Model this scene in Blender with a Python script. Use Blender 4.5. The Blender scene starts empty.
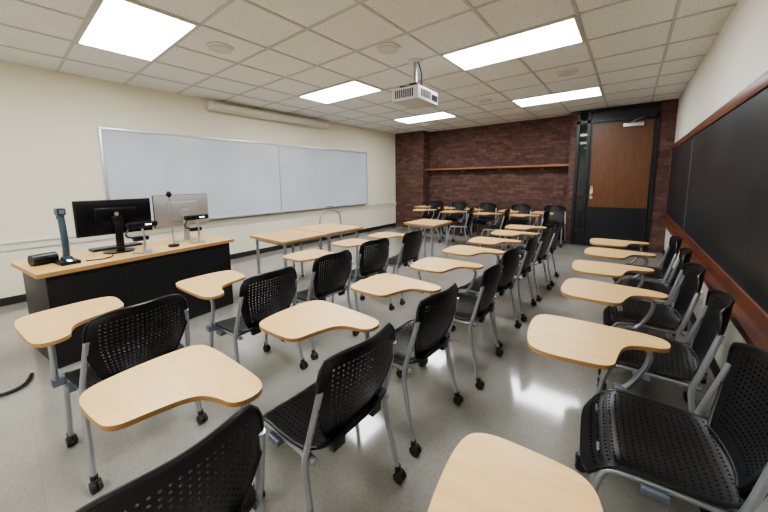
import bpy, bmesh, math, random
from mathutils import Vector, Matrix
random.seed(4)
sc=bpy.context.scene
try:
    sc.view_settings.view_transform='AgX'
    sc.view_settings.look='AgX - Medium High Contrast'
except Exception: pass
W=6.311; H=2.838; YB=7.78; YR=8.15; YF=-2.6

# ---------------------------------------------------------------- materials
def mat(name, col=(.8,.8,.8), rough=.5, metal=0., spec=None, emit=None, estr=0):
    m=bpy.data.materials.new(name); m.use_nodes=True
    b=m.node_tree.nodes['Principled BSDF']
    b.inputs['Base Color'].default_value=(*col,1); b.inputs['Roughness'].default_value=rough
    b.inputs['Metallic'].default_value=metal
    if spec is not None: b.inputs['Specular IOR Level'].default_value=spec
    if emit: 
        b.inputs['Emission Color'].default_value=(*emit,1); b.inputs['Emission Strength'].default_value=estr
    return m
def N(m,t,**k):
    n=m.node_tree.nodes.new(t)
    for a,b in k.items(): setattr(n,a,b)
    return n
def lk(m,a,b): m.node_tree.links.new(a,b)
def bs(m): return m.node_tree.nodes['Principled BSDF']
def coords(m,scale=(1,1,1)):
    tc=N(m,'ShaderNodeTexCoord'); mp=N(m,'ShaderNodeMapping'); mp.inputs['Scale'].default_value=scale
    lk(m,tc.outputs['Object'],mp.inputs['Vector']); return mp.outputs['Vector']
def noisecol(m,c1,c2,scale,vec,detail=4,lo=.3,hi=.7,rough=.5):
    n=N(m,'ShaderNodeTexNoise'); n.inputs['Scale'].default_value=scale; n.inputs['Detail'].default_value=detail
    n.inputs['Roughness'].default_value=rough
    lk(m,vec,n.inputs['Vector'])
    r=N(m,'ShaderNodeValToRGB'); r.color_ramp.elements[0].position=lo; r.color_ramp.elements[1].position=hi
    r.color_ramp.elements[0].color=(*c1,1); r.color_ramp.elements[1].color=(*c2,1)
    lk(m,n.outputs['Fac'],r.inputs['Fac']); return r.outputs['Color'],n.outputs['Fac']
def bump(m,fac,strength,dist=.01):
    b=N(m,'ShaderNodeBump'); b.inputs['Strength'].default_value=strength; b.inputs['Distance'].default_value=dist
    lk(m,fac,b.inputs['Height']); lk(m,b.outputs['Normal'],bs(m).inputs['Normal'])

def paint(name,c,r=.6):
    m=mat(name,c,r); v=coords(m)
    col,f=noisecol(m,tuple(x*.97 for x in c),c,1.5,v); lk(m,col,bs(m).inputs['Base Color'])
    n=N(m,'ShaderNodeTexNoise'); n.inputs['Scale'].default_value=180; lk(m,v,n.inputs['Vector']); bump(m,n.outputs['Fac'],.08,.003); return m
M_wall=paint('cream_wall_paint',(.83,.785,.645))
M_wallR=paint('pale_wall_paint',(.80,.78,.70))
M_rail=paint('chair_rail_paint',(.79,.75,.63),.4)

def wood(name,c1,c2,rough=.35,grain=(2,22,2),sc_=3.0):
    m=mat(name,c1,rough); v=coords(m,grain)
    col,f=noisecol(m,c1,c2,sc_,v,6,.35,.65,.6); lk(m,col,bs(m).inputs['Base Color']); bump(m,f,.03,.002); return m
M_maple=wood('maple_laminate',(.77,.525,.235),(.70,.455,.19),.34,(14,1.6,2),2.5)
M_mapleedge=wood('maple_edge',(.48,.28,.11),(.36,.20,.075),.45,(1,1,40),3)
M_top=wood('table_laminate',(.73,.48,.205),(.65,.41,.165),.34,(14,1.6,2),2.5)
M_oak=wood('oiled_redwood_trim',(.19,.07,.036),(.125,.044,.024),.35,(3,1,30),4)
M_shelf=wood('shelf_wood',(.36,.16,.075),(.26,.11,.05),.4,(1,20,20),3)
M_doorw=wood('door_wood_veneer',(.17,.066,.024),(.115,.042,.016),.35,(18,18,1.2),3)

M_black=mat('black_plastic',(.0055,.006,.0075),.34)
M_blackg=mat('black_gloss',(.006,.006,.008),.2)
M_blackm=mat('black_painted_metal',(.007,.010,.013),.35)
M_silver=mat('silver_powdercoat',(.44,.455,.49),.30,.75)
M_chrome=mat('chrome',(.6,.6,.62),.15,1)
M_grey=mat('grey_plastic',(.14,.16,.20),.45)
M_wplast=mat('white_plastic',(.80,.79,.75),.4)
M_proj=mat('projector_shell',(.55,.55,.56),.45)
M_alum=mat('aluminium_frame',(.62,.63,.65),.35,.6)
M_seam=mat('panel_joint_grey',(.30,.32,.34),.4,.3)
M_desk=mat('black_desk_laminate',(.006,.006,.008),.45)
M_silverback=mat('monitor_silver',(.42,.41,.41),.35,.4)
M_bluegrey=mat('document_camera_grey',(.05,.085,.12),.35,.3)
M_screen=mat('screen_glass',(.01,.01,.012),.1)
M_led=mat('device_white_light',(.9,.9,1),.4,emit=(.8,.9,1),estr=6)
M_glass=mat('dark_glazing',(.02,.028,.03),.04)
M_lens=mat('lens_glass',(.02,.02,.05),.03)
M_light=mat('light_diffuser',(.95,.95,.95),.5,emit=(.965,.985,1.0),estr=20)
M_rubber=mat('vinyl_base',(.02,.018,.017),.5)

M_wb=mat('whiteboard_enamel',(.66,.69,.73),.15); v=coords(M_wb); col,f=noisecol(M_wb,(.54,.59,.66),(.62,.665,.725),1.1,v,5); lk(M_wb,col,bs(M_wb).inputs['Base Color'])
M_cb=mat('slate_chalkboard',(.03,.033,.038),.42); v=coords(M_cb,(1,.6,1.3)); col,f=noisecol(M_cb,(.009,.011,.014),(.036,.041,.047),2.2,v,8,.3,.8,.65); lk(M_cb,col,bs(M_cb).inputs['Base Color'])
def brickmat():
    m=mat('dark_red_brick',(.1,.05,.04),.8)
    tc=N(m,'ShaderNodeTexCoord'); sp=N(m,'ShaderNodeSeparateXYZ'); lk(m,tc.outputs['Object'],sp.inputs[0])
    ad=N(m,'ShaderNodeMath',operation='ADD'); lk(m,sp.outputs['X'],ad.inputs[0]); lk(m,sp.outputs['Y'],ad.inputs[1])
    cb=N(m,'ShaderNodeCombineXYZ'); lk(m,ad.outputs[0],cb.inputs['X']); lk(m,sp.outputs['Z'],cb.inputs['Y'])
    b=N(m,'ShaderNodeTexBrick'); lk(m,cb.outputs[0],b.inputs['Vector'])
    b.inputs['Scale'].default_value=1; b.inputs['Brick Width'].default_value=.215; b.inputs['Row Height'].default_value=.072
    b.inputs['Mortar Size'].default_value=.006; b.inputs['Mortar Smooth'].default_value=.2; b.inputs['Bias'].default_value=-.2
    b.inputs['Color1'].default_value=(.105,.050,.040,1); b.inputs['Color2'].default_value=(.19,.105,.086,1); b.inputs['Mortar'].default_value=(.085,.062,.055,1)
    n=N(m,'ShaderNodeTexNoise'); n.inputs['Scale'].default_value=9; n.inputs['Detail'].default_value=5; lk(m,cb.outputs[0],n.inputs['Vector'])
    mx=N(m,'ShaderNodeMix',data_type='RGBA',blend_type='MULTIPLY'); mx.inputs['Factor'].default_value=.6
    r=N(m,'ShaderNodeValToRGB'); r.color_ramp.elements[0].color=(.55,.5,.5,1); r.color_ramp.elements[1].color=(1.25,1.2,1.2,1); r.color_ramp.elements[0].position=.3; r.color_ramp.elements[1].position=.7
    lk(m,n.outputs['Fac'],r.inputs['Fac']); lk(m,b.outputs['Color'],mx.inputs['A']); lk(m,r.outputs['Color'],mx.inputs['B'])
    lk(m,mx.outputs['Result'],bs(m).inputs['Base Color'])
    inv=N(m,'ShaderNodeMath',operation='SUBTRACT'); inv.inputs[0].default_value=1; lk(m,b.outputs['Fac'],inv.inputs[1]); bump(m,inv.outputs[0],.5,.006)
    return m
M_brick=brickmat()
def floormat():
    m=mat('polished_vinyl_tile',(.3,.29,.26),.16,spec=.9)
    v=coords(m)
    col,f=noisecol(m,(.25,.24,.215),(.335,.325,.295),1.3,v,7,.3,.7,.62)
    n=N(m,'ShaderNodeTexNoise'); n.inputs['Scale'].default_value=60; n.inputs['Detail'].default_value=3; lk(m,v,n.inputs['Vector'])
    r=N(m,'ShaderNodeValToRGB'); r.color_ramp.elements[0].color=(.92,.92,.92,1); r.color_ramp.elements[1].color=(1.05,1.05,1.05,1)
    r.color_ramp.elements[0].position=.35; r.color_ramp.elements[1].position=.65; lk(m,n.outputs['Fac'],r.inputs['Fac'])
    mx=N(m,'ShaderNodeMix',data_type='RGBA',blend_type='MULTIPLY'); mx.inputs['Factor'].default_value=1; lk(m,col,mx.inputs['A']); lk(m,r.outputs['Color'],mx.inputs['B'])
    b=N(m,'ShaderNodeTexBrick'); b.offset=0; b.inputs['Scale'].default_value=1; b.inputs['Brick Width'].default_value=.33; b.inputs['Row Height'].default_value=.33
    b.inputs['Mortar Size'].default_value=.0015; b.inputs['Mortar Smooth'].default_value=.3; lk(m,v,b.inputs['Vector'])
    b.inputs['Color1'].default_value=(.98,.98,.98,1);b.inputs['Color2'].default_value=(1.02,1.02,1.02,1);b.inputs['Mortar'].default_value=(.86,.86,.86,1)
    m2=N(m,'ShaderNodeMix',data_type='RGBA',blend_type='MULTIPLY'); m2.inputs['Factor'].default_value=1; lk(m,mx.outputs['Result'],m2.inputs['A']); lk(m,b.outputs['Color'],m2.inputs['B'])
    lk(m,m2.outputs['Result'],bs(m).inputs['Base Color'])
    rr=N(m,'ShaderNodeMapRange'); rr.inputs['To Min'].default_value=.03; rr.inputs['To Max'].default_value=.14; lk(m,f,rr.inputs['Value']); lk(m,rr.outputs[0],bs(m).inputs['Roughness'])
    n3=N(m,'ShaderNodeTexNoise'); n3.inputs['Scale'].default_value=14; lk(m,v,n3.inputs['Vector']); bump(m,n3.outputs['Fac'],.03,.004)
    return m
M_floor=floormat()
def tilemat():
    m=mat('acoustic_ceiling_tile',(.72,.71,.68),.85)
    v=coords(m)
    vo=N(m,'ShaderNodeTexVoronoi'); vo.inputs['Scale'].default_value=48; lk(m,v,vo.inputs['Vector'])
    r=N(m,'ShaderNodeValToRGB'); r.color_ramp.elements[0].position=.12; r.color_ramp.elements[1].position=.3
    r.color_ramp.elements[0].color=(.55,.545,.51,1); r.color_ramp.elements[1].color=(.86,.86,.83,1); lk(m,vo.outputs['Distance'],r.inputs['Fac'])
    n=N(m,'ShaderNodeTexNoise'); n.inputs['Scale'].default_value=2.2; lk(m,v,n.inputs['Vector'])
    r2=N(m,'ShaderNodeValToRGB'); r2.color_ramp.elements[0].color=(.93,.93,.93,1); r2.color_ramp.elements[1].color=(1.03,1.03,1.03,1); lk(m,n.outputs['Fac'],r2.inputs['Fac'])
    mx=N(m,'ShaderNodeMix',data_type='RGBA',blend_type='MULTIPLY'); mx.inputs['Factor'].default_value=1; lk(m,r.outputs['Color'],mx.inputs['A']); lk(m,r2.outputs['Color'],mx.inputs['B'])
    lk(m,mx.outputs['Result'],bs(m).inputs['Base Color']); bump(m,vo.outputs['Distance'],.25,.004)
    return m
M_tile=tilemat()
M_grid=mat('ceiling_tee_white',(.58,.57,.54),.5)

# ---------------------------------------------------------------- mesh helpers
class B:
    def __init__(s,name,mats): s.bm=bmesh.new(); s.name=name; s.mats=mats
    def _ft(s,faces,mat,smooth=False):
        for f in faces: f.material_index=mat; f.smooth=smooth
    def _vf(s,verts): return {f for v in verts for f in v.link_faces}
    def box(s,c,d,mat=0,rot=None,bev=0):
        M=Matrix.Translation(c)
        if rot is not None: M=M@rot.to_4x4()
        M=M@Matrix.Diagonal((*d,1))
        r=bmesh.ops.create_cube(s.bm,size=1,matrix=M)
        fs=s._vf(r['verts']); s._ft(fs,mat)
        if bev:
            es=list({e for v in r['verts'] for e in v.link_edges})
            res=bmesh.ops.bevel(s.bm,geom=es,offset=bev,segments=2,affect='EDGES',profile=.6,material=mat)
            for f in res['faces']: f.material_index=mat
    def cyl(s,p0,p1,r,mat=0,seg=16,r2=None):
        p0=Vector(p0);p1=Vector(p1); d=p1-p0
        q=d.to_track_quat('Z','Y').to_matrix().to_4x4()
        res=bmesh.ops.create_cone(s.bm,cap_ends=True,segments=seg,radius1=r,radius2=r if r2 is None else r2,depth=d.length,matrix=Matrix.Translation((p0+p1)/2)@q)
        s._ft(s._vf(res['verts']),mat,True)
    def sph(s,c,r,mat=0,sc=(1,1,1),seg=16):
        res=bmesh.ops.create_uvsphere(s.bm,u_segments=seg,v_segments=seg//2+2,radius=r,matrix=Matrix.Translation(c)@Matrix.Diagonal((*sc,1)))
        s._ft(s._vf(res['verts']),mat,True)
    def tube(s,pts,r,mat=0,seg=8,it=2,flat=1.0):
        P=[Vector(p) for p in pts]
        for _ in range(it):
            Q=[P[0]]
            for i in range(len(P)-1):
                a,b=P[i],P[i+1]
                if i>0: Q.append(a.lerp(b,.25))
                if i<len(P)-2: Q.append(a.lerp(b,.75))
            Q.append(P[-1]); P=Q
        rings=[]; nrm=None; F=[]
        for i,p in enumerate(P):
            t=(P[min(i+1,len(P)-1)]-P[max(i-1,0)]).normalized()
            if nrm is None: nrm=t.orthogonal().normalized()
            else: nrm=(nrm-t*nrm.dot(t)).normalized()
            bi=t.cross(nrm)
            rings.append([s.bm.verts.new(p+nrm*math.cos(2*math.pi*k/seg)*r+bi*math.sin(2*math.pi*k/seg)*r*flat) for k in range(seg)])
        for a,b in zip(rings,rings[1:]):
            for k in range(seg): F.append(s.bm.faces.new((a[k],a[(k+1)%seg],b[(k+1)%seg],b[k])))
        F.append(s.bm.faces.new(rings[0][::-1])); F.append(s.bm.faces.new(rings[-1]))
        s._ft(F,mat,True)
    def prism(s,outline,z0,z1,mat=0,side=None):
        lo=[s.bm.verts.new((x,y,z0)) for x,y in outline]; hi=[s.bm.verts.new((x,y,z1)) for x,y in outline]
        s._ft([s.bm.faces.new(lo[::-1]),s.bm.faces.new(hi)],mat); n=len(lo)
        s._ft([s.bm.faces.new((lo[i],lo[(i+1)%n],hi[(i+1)%n],hi[i])) for i in range(n)],mat if side is None else side,True)
    def add_mesh(s,me,mi):
        old=set(s.bm.faces); s.bm.from_mesh(me); s._ft([f for f in s.bm.faces if f not in old],mi,True)
    def mesh(s,flip=False):
        if flip: bmesh.ops.scale(s.bm,vec=(-1,1,1),verts=s.bm.verts)
        bmesh.ops.recalc_face_normals(s.bm,faces=s.bm.faces)
        me=bpy.data.meshes.new(s.name); s.bm.to_mesh(me); s.bm.free()
        for m in s.mats: me.materials.append(m)
        try: me.set_sharp_from_angle(angle=math.radians(38))
        except Exception: pass
        return me
    def obj(s,loc=(0,0,0),rz=0):
        me=s.mesh(); o=bpy.data.objects.new(s.name,me); o.location=loc; o.rotation_euler=(0,0,rz)
        sc.collection.objects.link(o); return o
def chaikin(pts,it=3,ratio=.25):
    for _ in range(it):
        Q=[]; n=len(pts)
        for i in range(n):
            a,b=pts[i],pts[(i+1)%n]
            Q.append((a[0]*(1-ratio)+b[0]*ratio,a[1]*(1-ratio)+b[1]*ratio)); Q.append((a[0]*ratio+b[0]*(1-ratio),a[1]*ratio+b[1]*(1-ratio)))
        pts=Q
    return pts
def simplebox(name,lo,hi,m,bev=0):
    b=B(name,[m]); lo=Vector(lo);hi=Vector(hi); c=(lo+hi)/2
    b.box((0,0,0),hi-lo,0,bev=bev); me=b.mesh()
    o=bpy.data.objects.new(name,me); o.location=c; sc.collection.objects.link(o); return o
def worldbox(name,lo,hi,m):
    b=B(name,[m]); lo=Vector(lo);hi=Vector(hi); b.box((lo+hi)/2,hi-lo,0); return b.obj()

# ---------------------------------------------------------------- room shell
worldbox('floor',(-.2,YF-.2,-.12),(W+.2,YR+.2,0),M_floor)
worldbox('ceiling',(-.2,YF-.2,H),(W+.2,YR+.2,H+.12),M_tile)
worldbox('wall_left',(-.15,YF,0),(0,YR,H),M_wall)
worldbox('wall_right',(W,YF,0),(W+.15,YR,H),M_wallR)
worldbox('wall_front',(-.15,YF-.15,0),(W+.15,YF,H),M_wall)
b=B('wall_back',[M_brick])
b.box((W/2,YR+.07,H/2),(W+.2,.14,H)); b.box((.5,(YB+YR)/2,H/2),(1.0,YR-YB,H))
b.box(((4.66+4.77)/2,(YB+YR)/2,H/2),(.11,YR-YB,H)); b.box(((6.08+W)/2,(YB+YR)/2,H/2),(W-6.08,YR-YB,H)); b.obj()
simplebox('baseboard_left',(0,YF,0),(.012,YB,.095),M_rubber)
simplebox('baseboard_right',(W-.012,YF,0),(W,YB,.095),M_rubber)
b=B('trim_1',[M_rail]); b.box((.012,(YF+YB)/2,.70),(.024,YB-YF,.085)); b.box((.02,(YF+YB)/2,.745),(.04,YB-YF,.018)); b.obj()

b=B('trim_ceiling_grid',[M_grid]); px,py=.662,.657; gx0,gy0=1.307,.63
k=-2
while gx0+k*px<W:
    x=gx0+k*px
    if x>0: b.box((x,(YF+YR)/2,H-.004),(.026,YR-YF,.008))
    k+=1
k=-5
while gy0+k*py<YR:
    y=gy0+k*py
    if y>YF: b.box((W/2,y,H-.005),(W,.026,.008))
    k+=1
b.obj()
def troffer(x0,y0):
    b=B('ceiling_light_panel',[M_grid,M_light]); L=2*px;Wd=py; t=.03
    b.box((0,0,-.003),(L-2*t,Wd-2*t,.012),1)
    for s in(-1,1):
        b.box((0,s*(Wd/2-t/2),-.006),(L,t,.018),0); b.box((s*(L/2-t/2),0,-.006),(t,Wd-2*t,.018),0)
    b.obj((x0+L/2,y0+Wd/2,H-.002))
for x0 in(gx0,gx0+4*px):
    for kk in(-1,0,1,2): troffer(x0,gy0+kk*4*py)
M_spk=mat('speaker_grille',(.66,.65,.61),.6)
for (x,y,r) in((2.28,1.61,.13),(3.62,2.75,.13),(4.98,4.87,.13),(3.6,5.6,.13)):
    b=B('ceiling_speaker',[M_wplast,M_spk]); b.cyl((0,0,-.014),(0,0,0),r,0,32,r); b.cyl((0,0,-.022),(0,0,-.01),r*.84,1,32)
    b.obj((x,y,H-.006))
b=B('smoke_detector',[M_wplast]); b.cyl((0,0,-.05),(0,0,0),.05,0,24,.07); b.obj((1.6,6.9,H))

# door bay
b=B('door_1',[M_blackm,M_doorw,M_glass,M_alum,M_chrome])
y=YB+.0
def db(x0,x1,z0,z1,y0,y1,m,bev=0): b.box(((x0+x1)/2,(y0+y1)/2,(z0+z1)/2),(x1-x0,y1-y0,z1-z0),m,bev=bev)
db(4.77,4.83,0,H-.01,y-.03,y+.12,0); db(6.03,6.08,0,H-.01,y-.03,y+.12,0); db(4.96,5.02,0,H-.01,y-.03,y+.12,0)
db(4.77,6.08,2.56,2.62,y-.03,y+.12,0); db(4.77,6.08,H-.06,H-.01,y-.029,y+.12,0); db(5.02,6.03,2.62,H-.06,y+.02,y+.06,0)
db(4.83,4.96,0,.35,y,y+.08,0); db(4.83,4.96,.35,2.56,y+.03,y+.05,2); db(4.83,4.96,2.62,H-.06,y+.03,y+.05,2); db(4.83,4.96,1.02,1.10,y,y+.08,0)
db(5.025,6.025,.012,2.555,y+.01,y+.055,1); db(5.025,6.025,.012,.84,y-.002,y+.02,0); 
db(5.025,5.06,.84,2.555,y+.0,y+.02,0); db(6.005,6.025,.84,2.555,y+.0,y+.02,0); db(5.06,6.005,2.52,2.555,y,y+.02,0)
db(5.55,5.86,2.42,2.49,y-.05,y+.01,3,.006); b.tube([(5.62,y-.03,2.47),(5.75,y-.2,2.52),(5.85,y-.03,2.57)],.008,3,6,0)
b.cyl((5.10,y-.04,1.10),(5.10,y+.01,1.10),.03,4,20); b.sph((5.10,y-.06,1.10),.03,4); db(5.075,5.125,1.0,1.22,y-.001,y+.012,4)
b.cyl((5.10,y-.02,1.25),(5.10,y+.01,1.25),.02,4,16)
for z in(.3,1.3,2.3): b.cyl((6.027,y-.015,z-.06),(6.027,y-.015,z+.06),.009,0,10)
b.obj()
b=B('wall_shelf',[M_shelf]); b.box(((1.0+4.66)/2,YR-.12,1.73),(3.66,.24,.045),0,bev=.004)
for x in(1.15,2.1,3.1,4.1): b.box((x,YR-.08,1.68),(.03,.14,.06),0)
b.obj()

# whiteboard
b=B('whiteboard',[M_wb,M_alum,M_wplast,M_seam]); yb0,yb1,z0,z1,ys=.964,6.403,.80,2.18,3.70
b.box((.02,(yb0+yb1)/2,(z0+z1)/2),(.02,yb1-yb0,z1-z0),0)
for z in(z0,z1): b.box((.026,(yb0+yb1)/2,z),(.032,yb1-yb0+.03,.03),1,bev=.003)
for yy in(yb0,yb1): b.box((.026,yy,(z0+z1)/2),(.032,.03,z1-z0),1,bev=.003)
b.box((.031,ys,(z0+z1)/2),(.008,.022,z1-z0),1); b.box((.036,ys,(z0+z1)/2),(.003,.006,z1-z0),3)
b.box((.07,(yb0+yb1)/2,z0-.005),(.10,yb1-yb0-.1,.012),1); b.box((.12,(yb0+yb1)/2,z0+.003),(.01,yb1-yb0-.1,.02),1)
b.box((.038,1.35,z1+.035),(.02,.05,.04),2)
b.obj()
b=B('eraser',[M_black,M_wplast]); b.box((0,0,.012),(.05,.13,.024),0,bev=.004); b.box((0,0,.03),(.045,.12,.012),1,bev=.003); b.obj((.07,5.0,z0+.002))
b=B('dry_erase_marker',[M_wplast,M_black]); b.cyl((0,-.05,.009),(0,.04,.009),.009,0,12); b.cyl((0,.04,.009),(0,.07,.009),.0095,1,12); b.obj((.07,4.6,z0+.002))
b=B('metal_hand_rail',[M_silver,M_rubber])
b.tube([(0,-.30,.0),(0,-.30,.80),(0,.22,.76),(.0,.34,.62),(0,.34,0)],.018,0,10,3)
for yy in(-.30,.34): b.cyl((0,yy,0),(0,yy,.012),.05,1,20)
b.tube([(0,-.30,.35),(0,.34,.35)],.012,0,8,0)
b.obj((.45,4.65,0))
b=B('projection_screen_case',[M_rail,M_wplast]); b.cyl((0,-1.27,0),(0,1.27,0),.066,0,28); 
for s in(-1,1): b.box((0,s*1.28,0),(.14,.03,.14),1,bev=.01); b.box((-.05,s*1.1,.05),(.06,.03,.07),1)
b.cyl((.02,-1.24,-.075),(.02,1.24,-.075),.012,1,10)
b.obj((.12,3.67,2.72))
def outlet(x,y,z,s):
    b=B('wall_outlet',[M_wplast,M_black]); b.box((0,0,0),(.008,.075,.12),0,bev=.003)
    for q in(-.028,.028):
        b.box((s*.005,0,q),(.004,.035,.032),0)
        for t in(-.007,.007): b.box((s*.0075,t,q+.003),(.002,.003,.01),1)
    b.obj((x,y,z))
outlet(.005,2.66,.36,1); outlet(W-.005,2.22,.17,-1); outlet(W-.005,3.9,.35,-1)

# chalkboard
b=B('chalkboard',[M_cb,M_oak,M_seam]); c0,c1=.2,7.68; zb,zt=.78,1.93; cm=(c0+c1)/2; L=c1-c0; q=.003
b.box((-.012-q,0,(zb+zt)/2),(.024,L,zt-zb),0)
b.box((-.018-q,0,zt+.035),(.036,L+.1,.085),1,bev=.004)
b.box((-.018-q,0,zb-.055),(.036,L+.1,.12),1,bev=.004)
b.box((-.055-q,0,zb-.10),(.09,L,.018),1,bev=.003); b.box((-.10-q,0,zb-.09),(.012,L,.04),1,bev=.003)
for yy in(-L/2-.03,L/2+.03): b.box((-.018-q,yy,(zb+zt)/2),(.036,.06,zt-zb),1,bev=.004)
b.box((-.0255-q,L/2-2.44,(zb+zt)/2),(.002,.006,zt-zb),2)
b.obj((W,cm,0))

# ---------------------------------------------------------------- perforated chair shell
def shell(nu,nv,fn,border=1,thick=.006,inset=.30):
    bm=bmesh.new(); g=[[bm.verts.new(fn(-1+2*i/nu,-1+2*j/nv)) for i in range(nu+1)] for j in range(nv+1)]
    inner=[]
    for j in range(nv):
        for i in range(nu):
            f=bm.faces.new((g[j][i],g[j][i+1],g[j+1][i+1],g[j+1][i]))
            if border<=i<nu-border and border<=j<nv-border: inner.append(f)
    for f in inner:
        c=f.calc_center_median(); vs=list(f.verts); nvs=[bm.verts.new(v.co.lerp(c,inset)) for v in vs]
        bm.faces.remove(f)
        for k in range(4):
            bm.faces.new((vs[k],vs[(k+1)%4],nvs[(k+1)%4],nvs[k]))
    me=bpy.data.meshes.new('tmp'); bm.to_mesh(me); bm.free()
    o=bpy.data.objects.new('tmp',me); sc.collection.objects.link(o)
    m=o.modifiers.new('s','SUBSURF'); m.levels=1; m.render_levels=1
    m=o.modifiers.new('t','SOLIDIFY'); m.thickness=thick; m.offset=0
    dg=bpy.context.evaluated_depsgraph_get(); dg.update()
    me2=bpy.data.meshes.new_from_object(o.evaluated_get(dg)); bpy.data.objects.remove(o); return me2
def seatfn(u,v):
    x=.230*u*(1-.10*abs(v)**5)*(1-.05*(v<0)*v*v); y=.220*v*(1-.10*abs(u)**5)
    z=.455-.016*(1-u*u)*(1-v*v*.6)
    if v>.45: z-=.09*(v-.45)**2/.30
    if v<-.6: z+=.10*(v+.6)**2
    z+=.006*abs(u)**3
    return (x,y,z)
def backfn(u,v):
    t=(v+1)/2
    w=.160+.055*min(1,t*1.9)
    x=w*u*(1-.16*max(0,v)**6)*(1-.10*max(0,-v)**5)
    z=.475+.365*t*(1-.07*abs(u)**4*(t))
    y=-.205-.085*t-.018*math.sin(t*3.0)+ .055*u*u*(.35+.65*t)
    return (x,y,z)
SEAT=shell(22,21,seatfn,inset=.54); BACK=shell(22,19,backfn,inset=.52,border=2)
def lip(fn,n=40):
    pts=[]
    for k in range(n): pts.append(fn(-1+2*k/n,-1))
    for k in range(n): pts.append(fn(1,-1+2*k/n))
    for k in range(n): pts.append(fn(1-2*k/n,1))
    for k in range(n): pts.append(fn(-1,1-2*k/n))
    pts.append(pts[0]); return pts
TAB=[(-.070,.24),(-.080,.41),(.0,.455),(.20,.465),(.325,.445),(.35,.34),(.35,.12),(.345,-.045),(.295,-.085),(.22,-.065),(.205,.02),(.165,.09),(.05,.12),(-.05,.135)]
def chair_mesh(flip,tablet=True):
    b=B('tablet_arm_chair',[M_black,M_silver,M_maple,M_mapleedge,M_grey,M_rubber])
    b.add_mesh(SEAT,0); b.add_mesh(BACK,0)
    b.tube(lip(seatfn,14),.0065,0,6,0); b.tube(lip(backfn,14),.0075,0,6,0)
    for s in(-1,1): b.box((s*.11,-.208,.455),(.06,.03,.06),0,bev=.006)
    for s in(-1,1):
        b.tube([(s*.225,.215,.055),(s*.222,.17,.41),(s*.215,.12,.432),(s*.21,-.20,.432)],.0125,1,10,2)
        b.tube([(s*.242,-.235,.055),(s*.230,-.155,.40),(s*.230,-.185,.50),(s*.220,-.21,.60),(s*.210,-.24,.72)],.0125,1,10,2)
        for (cx,cy) in((s*.225,.22),(s*.242,-.235)):
            b.cyl((cx,cy,.052),(cx,cy,.075),.015,5,12)
            b.cyl((cx-.020,cy-.012,.026),(cx-.004,cy-.012,.026),.026,5,20); b.cyl((cx+.004,cy-.012,.026),(cx+.020,cy-.012,.026),.026,5,20)
            b.box((cx,cy-.008,.042),(.028,.036,.026),5,bev=.006)
        b.box((s*.225,.02,.418),(.045,.07,.025),4,bev=.004)
        b.box((s*.12,.16,.405),(.05,.03,.035),4,bev=.004)
    b.tube([(-.215,.13,.425),(.215,.13,.425)],.011,1,8,0); b.tube([(-.22,-.13,.425),(.22,-.13,.425)],.011,1,8,0)
    if tablet:
        b.prism(chaikin(TAB,3),.698,.716,2,3)
        b.tube([(.222,.12,.43),(.262,.09,.44),(.280,.03,.50),(.283,-.02,.62),(.283,-.01,.683),(.28,.08,.688),(.20,.26,.688)],.012,1,10,2)
        b.box((.28,.03,.691),(.05,.13,.012),1,bev=.003); b.box((.15,.27,.692),(.20,.05,.010),1,bev=.003)
        b.box((.262,.08,.45),(.05,.05,.045),4,bev=.006)
    return b.mesh(flip)
ME_R=chair_mesh(False); ME_L=chair_mesh(True)
def chair(x,y,a=0,left=False):
    o=bpy.data.objects.new('tablet_arm_chair',ME_L if left else ME_R)
    o.location=(x,y,0); o.rotation_euler=(0,0,math.radians(90+a)); sc.collection.objects.link(o); return o
chair(3.59,.37,6,True); chair(3.62,1.09,3,True); chair(3.57,1.72,0); chair(3.48,2.39,-4); chair(3.50,3.04,2)
for i,(x,y,a) in enumerate([(4.71,.19,2),(4.71,.83,0),(4.70,1.49,-2),(4.75,2.18,3),(4.71,2.80,-3),(4.72,3.45,2),(4.74,4.11,-2),(4.74,4.76,3)]): chair(x,y,a)
chair(5.85,.80,10,True)
for (x,y,a) in[(5.86,1.47,5),(5.87,2.22,-2),(5.86,2.87,3),(5.87,3.51,-3),(5.87,4.15,2)]: chair(x,y,a)
for x,a in((1.5,90),(2.2,95),(2.95,88),(3.75,92),(4.45,90)): chair(x,7.45,a)
for x,y,a in((2.1,6.35,20),(2.85,6.3,10),(3.6,6.3,5),(4.3,6.35,0)): chair(x,y,a)

# ---------------------------------------------------------------- tables
def table(name,x0,x1,y0,y1,z):
    b=B(name,[M_top,M_mapleedge,M_silver,M_rubber]); cx,cy=(x0+x1)/2,(y0+y1)/2; w,d=x1-x0,y1-y0
    out=chaikin([(-w/2,-d/2),(-w/2+.05,-d/2),(w/2-.05,-d/2),(w/2,-d/2),(w/2,-d/2+.05),(w/2,d/2-.05),(w/2,d/2),(w/2-.05,d/2),(-w/2+.05,d/2),(-w/2,d/2),(-w/2,d/2-.05),(-w/2,-d/2+.05)],2)
    b.prism(out,z-.028,z,0,1)
    for sx in(-1,1):
        for sy in(-1,1):
            X=sx*(w/2-.07);Y=sy*(d/2-.07); b.cyl((X,Y,.02),(X,Y,z-.028),.018,2,14); b.cyl((X,Y,0),(X,Y,.025),.022,3,14); b.box((X,Y,z-.035),(.08,.08,.012),2)
        b.box((sx*(w/2-.07),0,z-.05),(.02,d-.14,.04),2)
    for sy in(-1,1): b.box((0,sy*(d/2-.07),z-.05),(w-.14,.02,.04),2)
    b.obj((cx,cy,0))
table('classroom_table',1.88,2.64,2.0,2.68,.74); table('classroom_table',1.86,2.62,2.70,3.40,.74)
table('classroom_table',2.85,3.42,4.12,4.76,.74)

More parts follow.
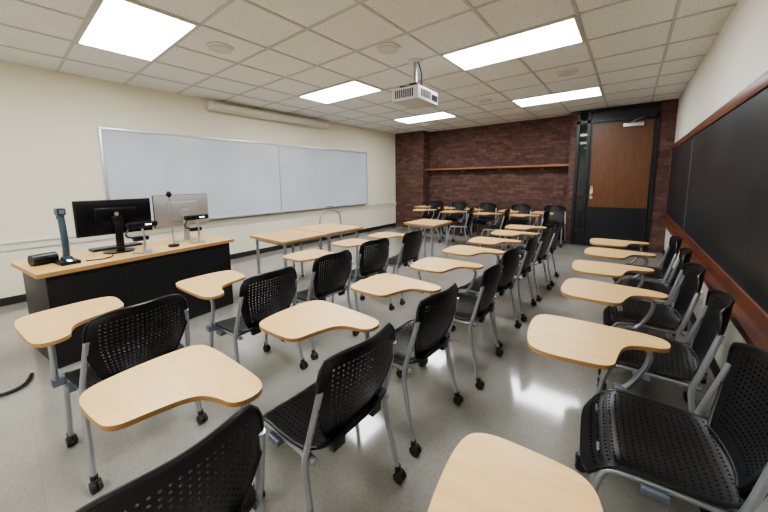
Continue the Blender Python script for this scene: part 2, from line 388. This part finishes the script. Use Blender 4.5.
# ---------------------------------------------------------------- instructor desk
DA=math.radians(8.2); DC=Vector((1.895,.85,0)); R=Matrix.Rotation(DA,3,'Z'); DZ=.775
b=B('instructor_desk',[M_desk,M_top,M_mapleedge,M_rubber,M_alum])
b.box((.01,0,.37),(.66,1.48,.74),0,bev=.004)
b.prism(chaikin([(-.38,-.79),(-.33,-.79),(.33,-.79),(.38,-.79),(.38,-.74),(.38,.74),(.38,.79),(.33,.79),(-.33,.79),(-.38,.79),(-.38,.74),(-.38,-.74)],2),.742,DZ,1,2)
b.box((.342,0,.40),(.006,1.42,.60),0,bev=.002)
for yy in(-.25,.25): b.box((.346,yy,.40),(.004,.006,.60),3)
b.obj(DC,DA)
def onDesk(x,y): v=R@Vector((x,y,0))+DC; return (v.x,v.y,DZ)
def monitor(w,h,zc,backm):
    b=B('computer_monitor',[M_black,backm,M_screen,M_silverback])
    b.box((0,0,zc),(.022,w,h),0,bev=.004); b.box((-.0115,0,zc),(.002,w-.03,h-.03),2)
    b.box((.016,0,zc),(.014,w-.01,h-.01),1,bev=.004); b.box((.032,0,zc-.01),(.025,w*.55,h*.62),1,bev=.01)
    b.cyl((.045,0,zc+.03),(.048,0,zc+.03),.018,3,24)
    sm=3 if backm is M_silverback else 0
    b.box((.06,0,(zc-.05)/2+.01),(.022,.06,zc-.05),sm,bev=.004); b.box((.05,0,zc-.03),(.04,.08,.08),sm,bev=.005)
    b.prism(chaikin([(-.08,-.13),(.12,-.10),(.12,.10),(-.08,.13)],2),0,.012,sm)
    return b
monitor(.57,.33,.34,M_blackg).obj((1.88,.69,DZ),math.radians(3))
monitor(.56,.35,.35,M_silverback).obj((1.76,1.30,DZ),math.radians(4))
b=B('document_camera',[M_bluegrey,M_black,M_silver,M_led]); b.box((0,0,.014),(.20,.12,.028),1,bev=.008); b.box((0,0,.04),(.07,.06,.04),0,bev=.008)
b.tube([(0,0,.05),(.02,0,.20),(-.02,0,.40)],.022,0,10,2,1.0); b.box((-.02,.0,.43),(.09,.055,.06),0,bev=.012); b.cyl((-.05,0,.37),(-.05,0,.42),.02,1,14); b.box((.025,0,.43),(.006,.03,.03),2)
b.box((.06,0,.03),(.05,.02,.004),3); b.obj(onDesk(.12,-.56),DA)
b=B('desk_speaker',[M_black,M_grey]); b.cyl((0,-.08,.045),(0,.07,.045),.045,0,24); b.cyl((0,.07,.045),(0,.075,.045),.038,1,24); b.box((0,0,.006),(.07,.1,.012),0,bev=.003); b.obj(onDesk(-.02,-.66),DA+.2)
def camarm(loc,rz,hh):
    b=B('webcam_on_stand',[M_black,M_silver,M_led,M_lens])
    b.prism(chaikin([(-.07,-.10),(.11,-.015),(.11,.015),(-.07,.10),(-.03,0)],2),0,.014,1)
    b.tube([(.0,0,.01),(.03,0,.10),(.0,0,hh-.04)],.011,1,8,2)
    b.box((0,.0,hh),(.06,.24,.05),0,bev=.012); b.cyl((.03,-.05,hh),(.045,-.05,hh),.018,3,16); b.box((.032,.04,hh),(.004,.05,.008),2)
    b.tube([(.0,-.1,hh-.02),(.02,-.15,hh-.09),(.0,-.05,hh-.13)],.008,0,8,1)
    b.box((0,-.02,hh-.13),(.05,.12,.04),0,bev=.01)
    b.obj(loc,rz)
camarm(onDesk(.25,-.06),DA,.27); camarm(onDesk(.20,.47),DA,.28)
b=B('gooseneck_microphone',[M_black,M_silver]); b.cyl((0,0,0),(0,0,.025),.05,0,24); b.tube([(0,0,.02),(0,0,.42),(-.01,0,.52)],.007,1,8,1); b.cyl((-.01,0,.51),(-.01,0,.57),.013,0,14); b.box((-.01,0,.54),(.03,.045,.04),0,bev=.01); b.obj(onDesk(.20,.22),DA)
b=B('computer_keyboard',[M_black,M_grey]); b.box((0,0,.012),(.14,.40,.018),0,bev=.004)
for i in range(4):
    for j in range(13): b.box((-.05+i*.032,-.18+j*.03,.023),(.025,.024,.006),1)
b.obj(onDesk(-.26,-.1),DA)
b=B('power_cable',[M_rubber]); b.tube([(2.30,.03,.014),(2.45,.0,.014),(2.5,-.10,.014),(2.4,-.22,.014),(2.1,-.25,.014),(1.7,-.5,.014)],.013,0,8,3)
b.obj()
b=B('desk_cable',[M_rubber]); b.tube([(.0,-.10,.006),(.06,-.03,.006),(.03,.07,.006),(-.06,.10,.006)],.005,0,6,3); b.obj(onDesk(.18,-.36),DA)

# ---------------------------------------------------------------- projector
b=B('ceiling_projector',[M_proj,M_black,M_silver,M_lens,M_wplast]); zc=-.42
b.box((0,0,zc),(.36,.48,.15),0,bev=.02); b.box((0,0,zc+.075),(.28,.40,.014),4,bev=.005)
for i in range(7): b.box((.181,-.17+i*.034,zc),(.004,.02,.085),1)
for i in range(9): b.box((-.12+i*.028,-.241,zc),(.017,.004,.09),1)
b.cyl((-.17,.11,zc),(-.205,.11,zc),.05,1,24); b.cyl((-.20,.11,zc),(-.208,.11,zc),.036,3,24)
b.box((.182,.14,zc-.01),(.004,.14,.07),1)
b.cyl((0,0,zc+.09),(0,0,0),.024,2,16); b.cyl((0,0,-.02),(0,0,0),.08,4,24)
for sx,sy in((-1,-1),(1,-1),(-1,1),(1,1)): b.tube([(0,0,zc+.14),(sx*.12,sy*.15,zc+.11),(sx*.12,sy*.15,zc+.06)],.009,1,6,0)
b.box((0,0,zc+.14),(.11,.11,.035),1,bev=.005)
b.tube([(.03,0,-.0),(.07,.03,-.15),(.06,.05,zc+.08)],.007,1,6,2)
b.obj((3.66,3.22,H-.01),math.radians(2))

# ---------------------------------------------------------------- world + camera
w=bpy.data.worlds.new('w'); sc.world=w; w.use_nodes=True; w.node_tree.nodes['Background'].inputs[0].default_value=(.05,.05,.055,1)
f,cy,yaw,pit,rol,a,h=307.8729,217.1625,0.6731,0.1196,-0.0100,5.7313,1.4375
fw=Vector((-math.sin(yaw)*math.cos(pit),math.cos(yaw)*math.cos(pit),-math.sin(pit))); r=Vector((math.cos(yaw),math.sin(yaw),0)); u=r.cross(fw)
r2=math.cos(rol)*r+math.sin(rol)*u; u2=-math.sin(rol)*r+math.cos(rol)*u
cam=bpy.data.cameras.new('camera'); co=bpy.data.objects.new('camera',cam); sc.collection.objects.link(co)
Mx=Matrix((r2,u2,-fw)).transposed().to_4x4(); Mx.translation=(a,0,h); co.matrix_world=Mx
cam.sensor_width=36; cam.lens=36*f/768; cam.shift_y=(cy-256)/768; cam.clip_start=.02
sc.camera=co
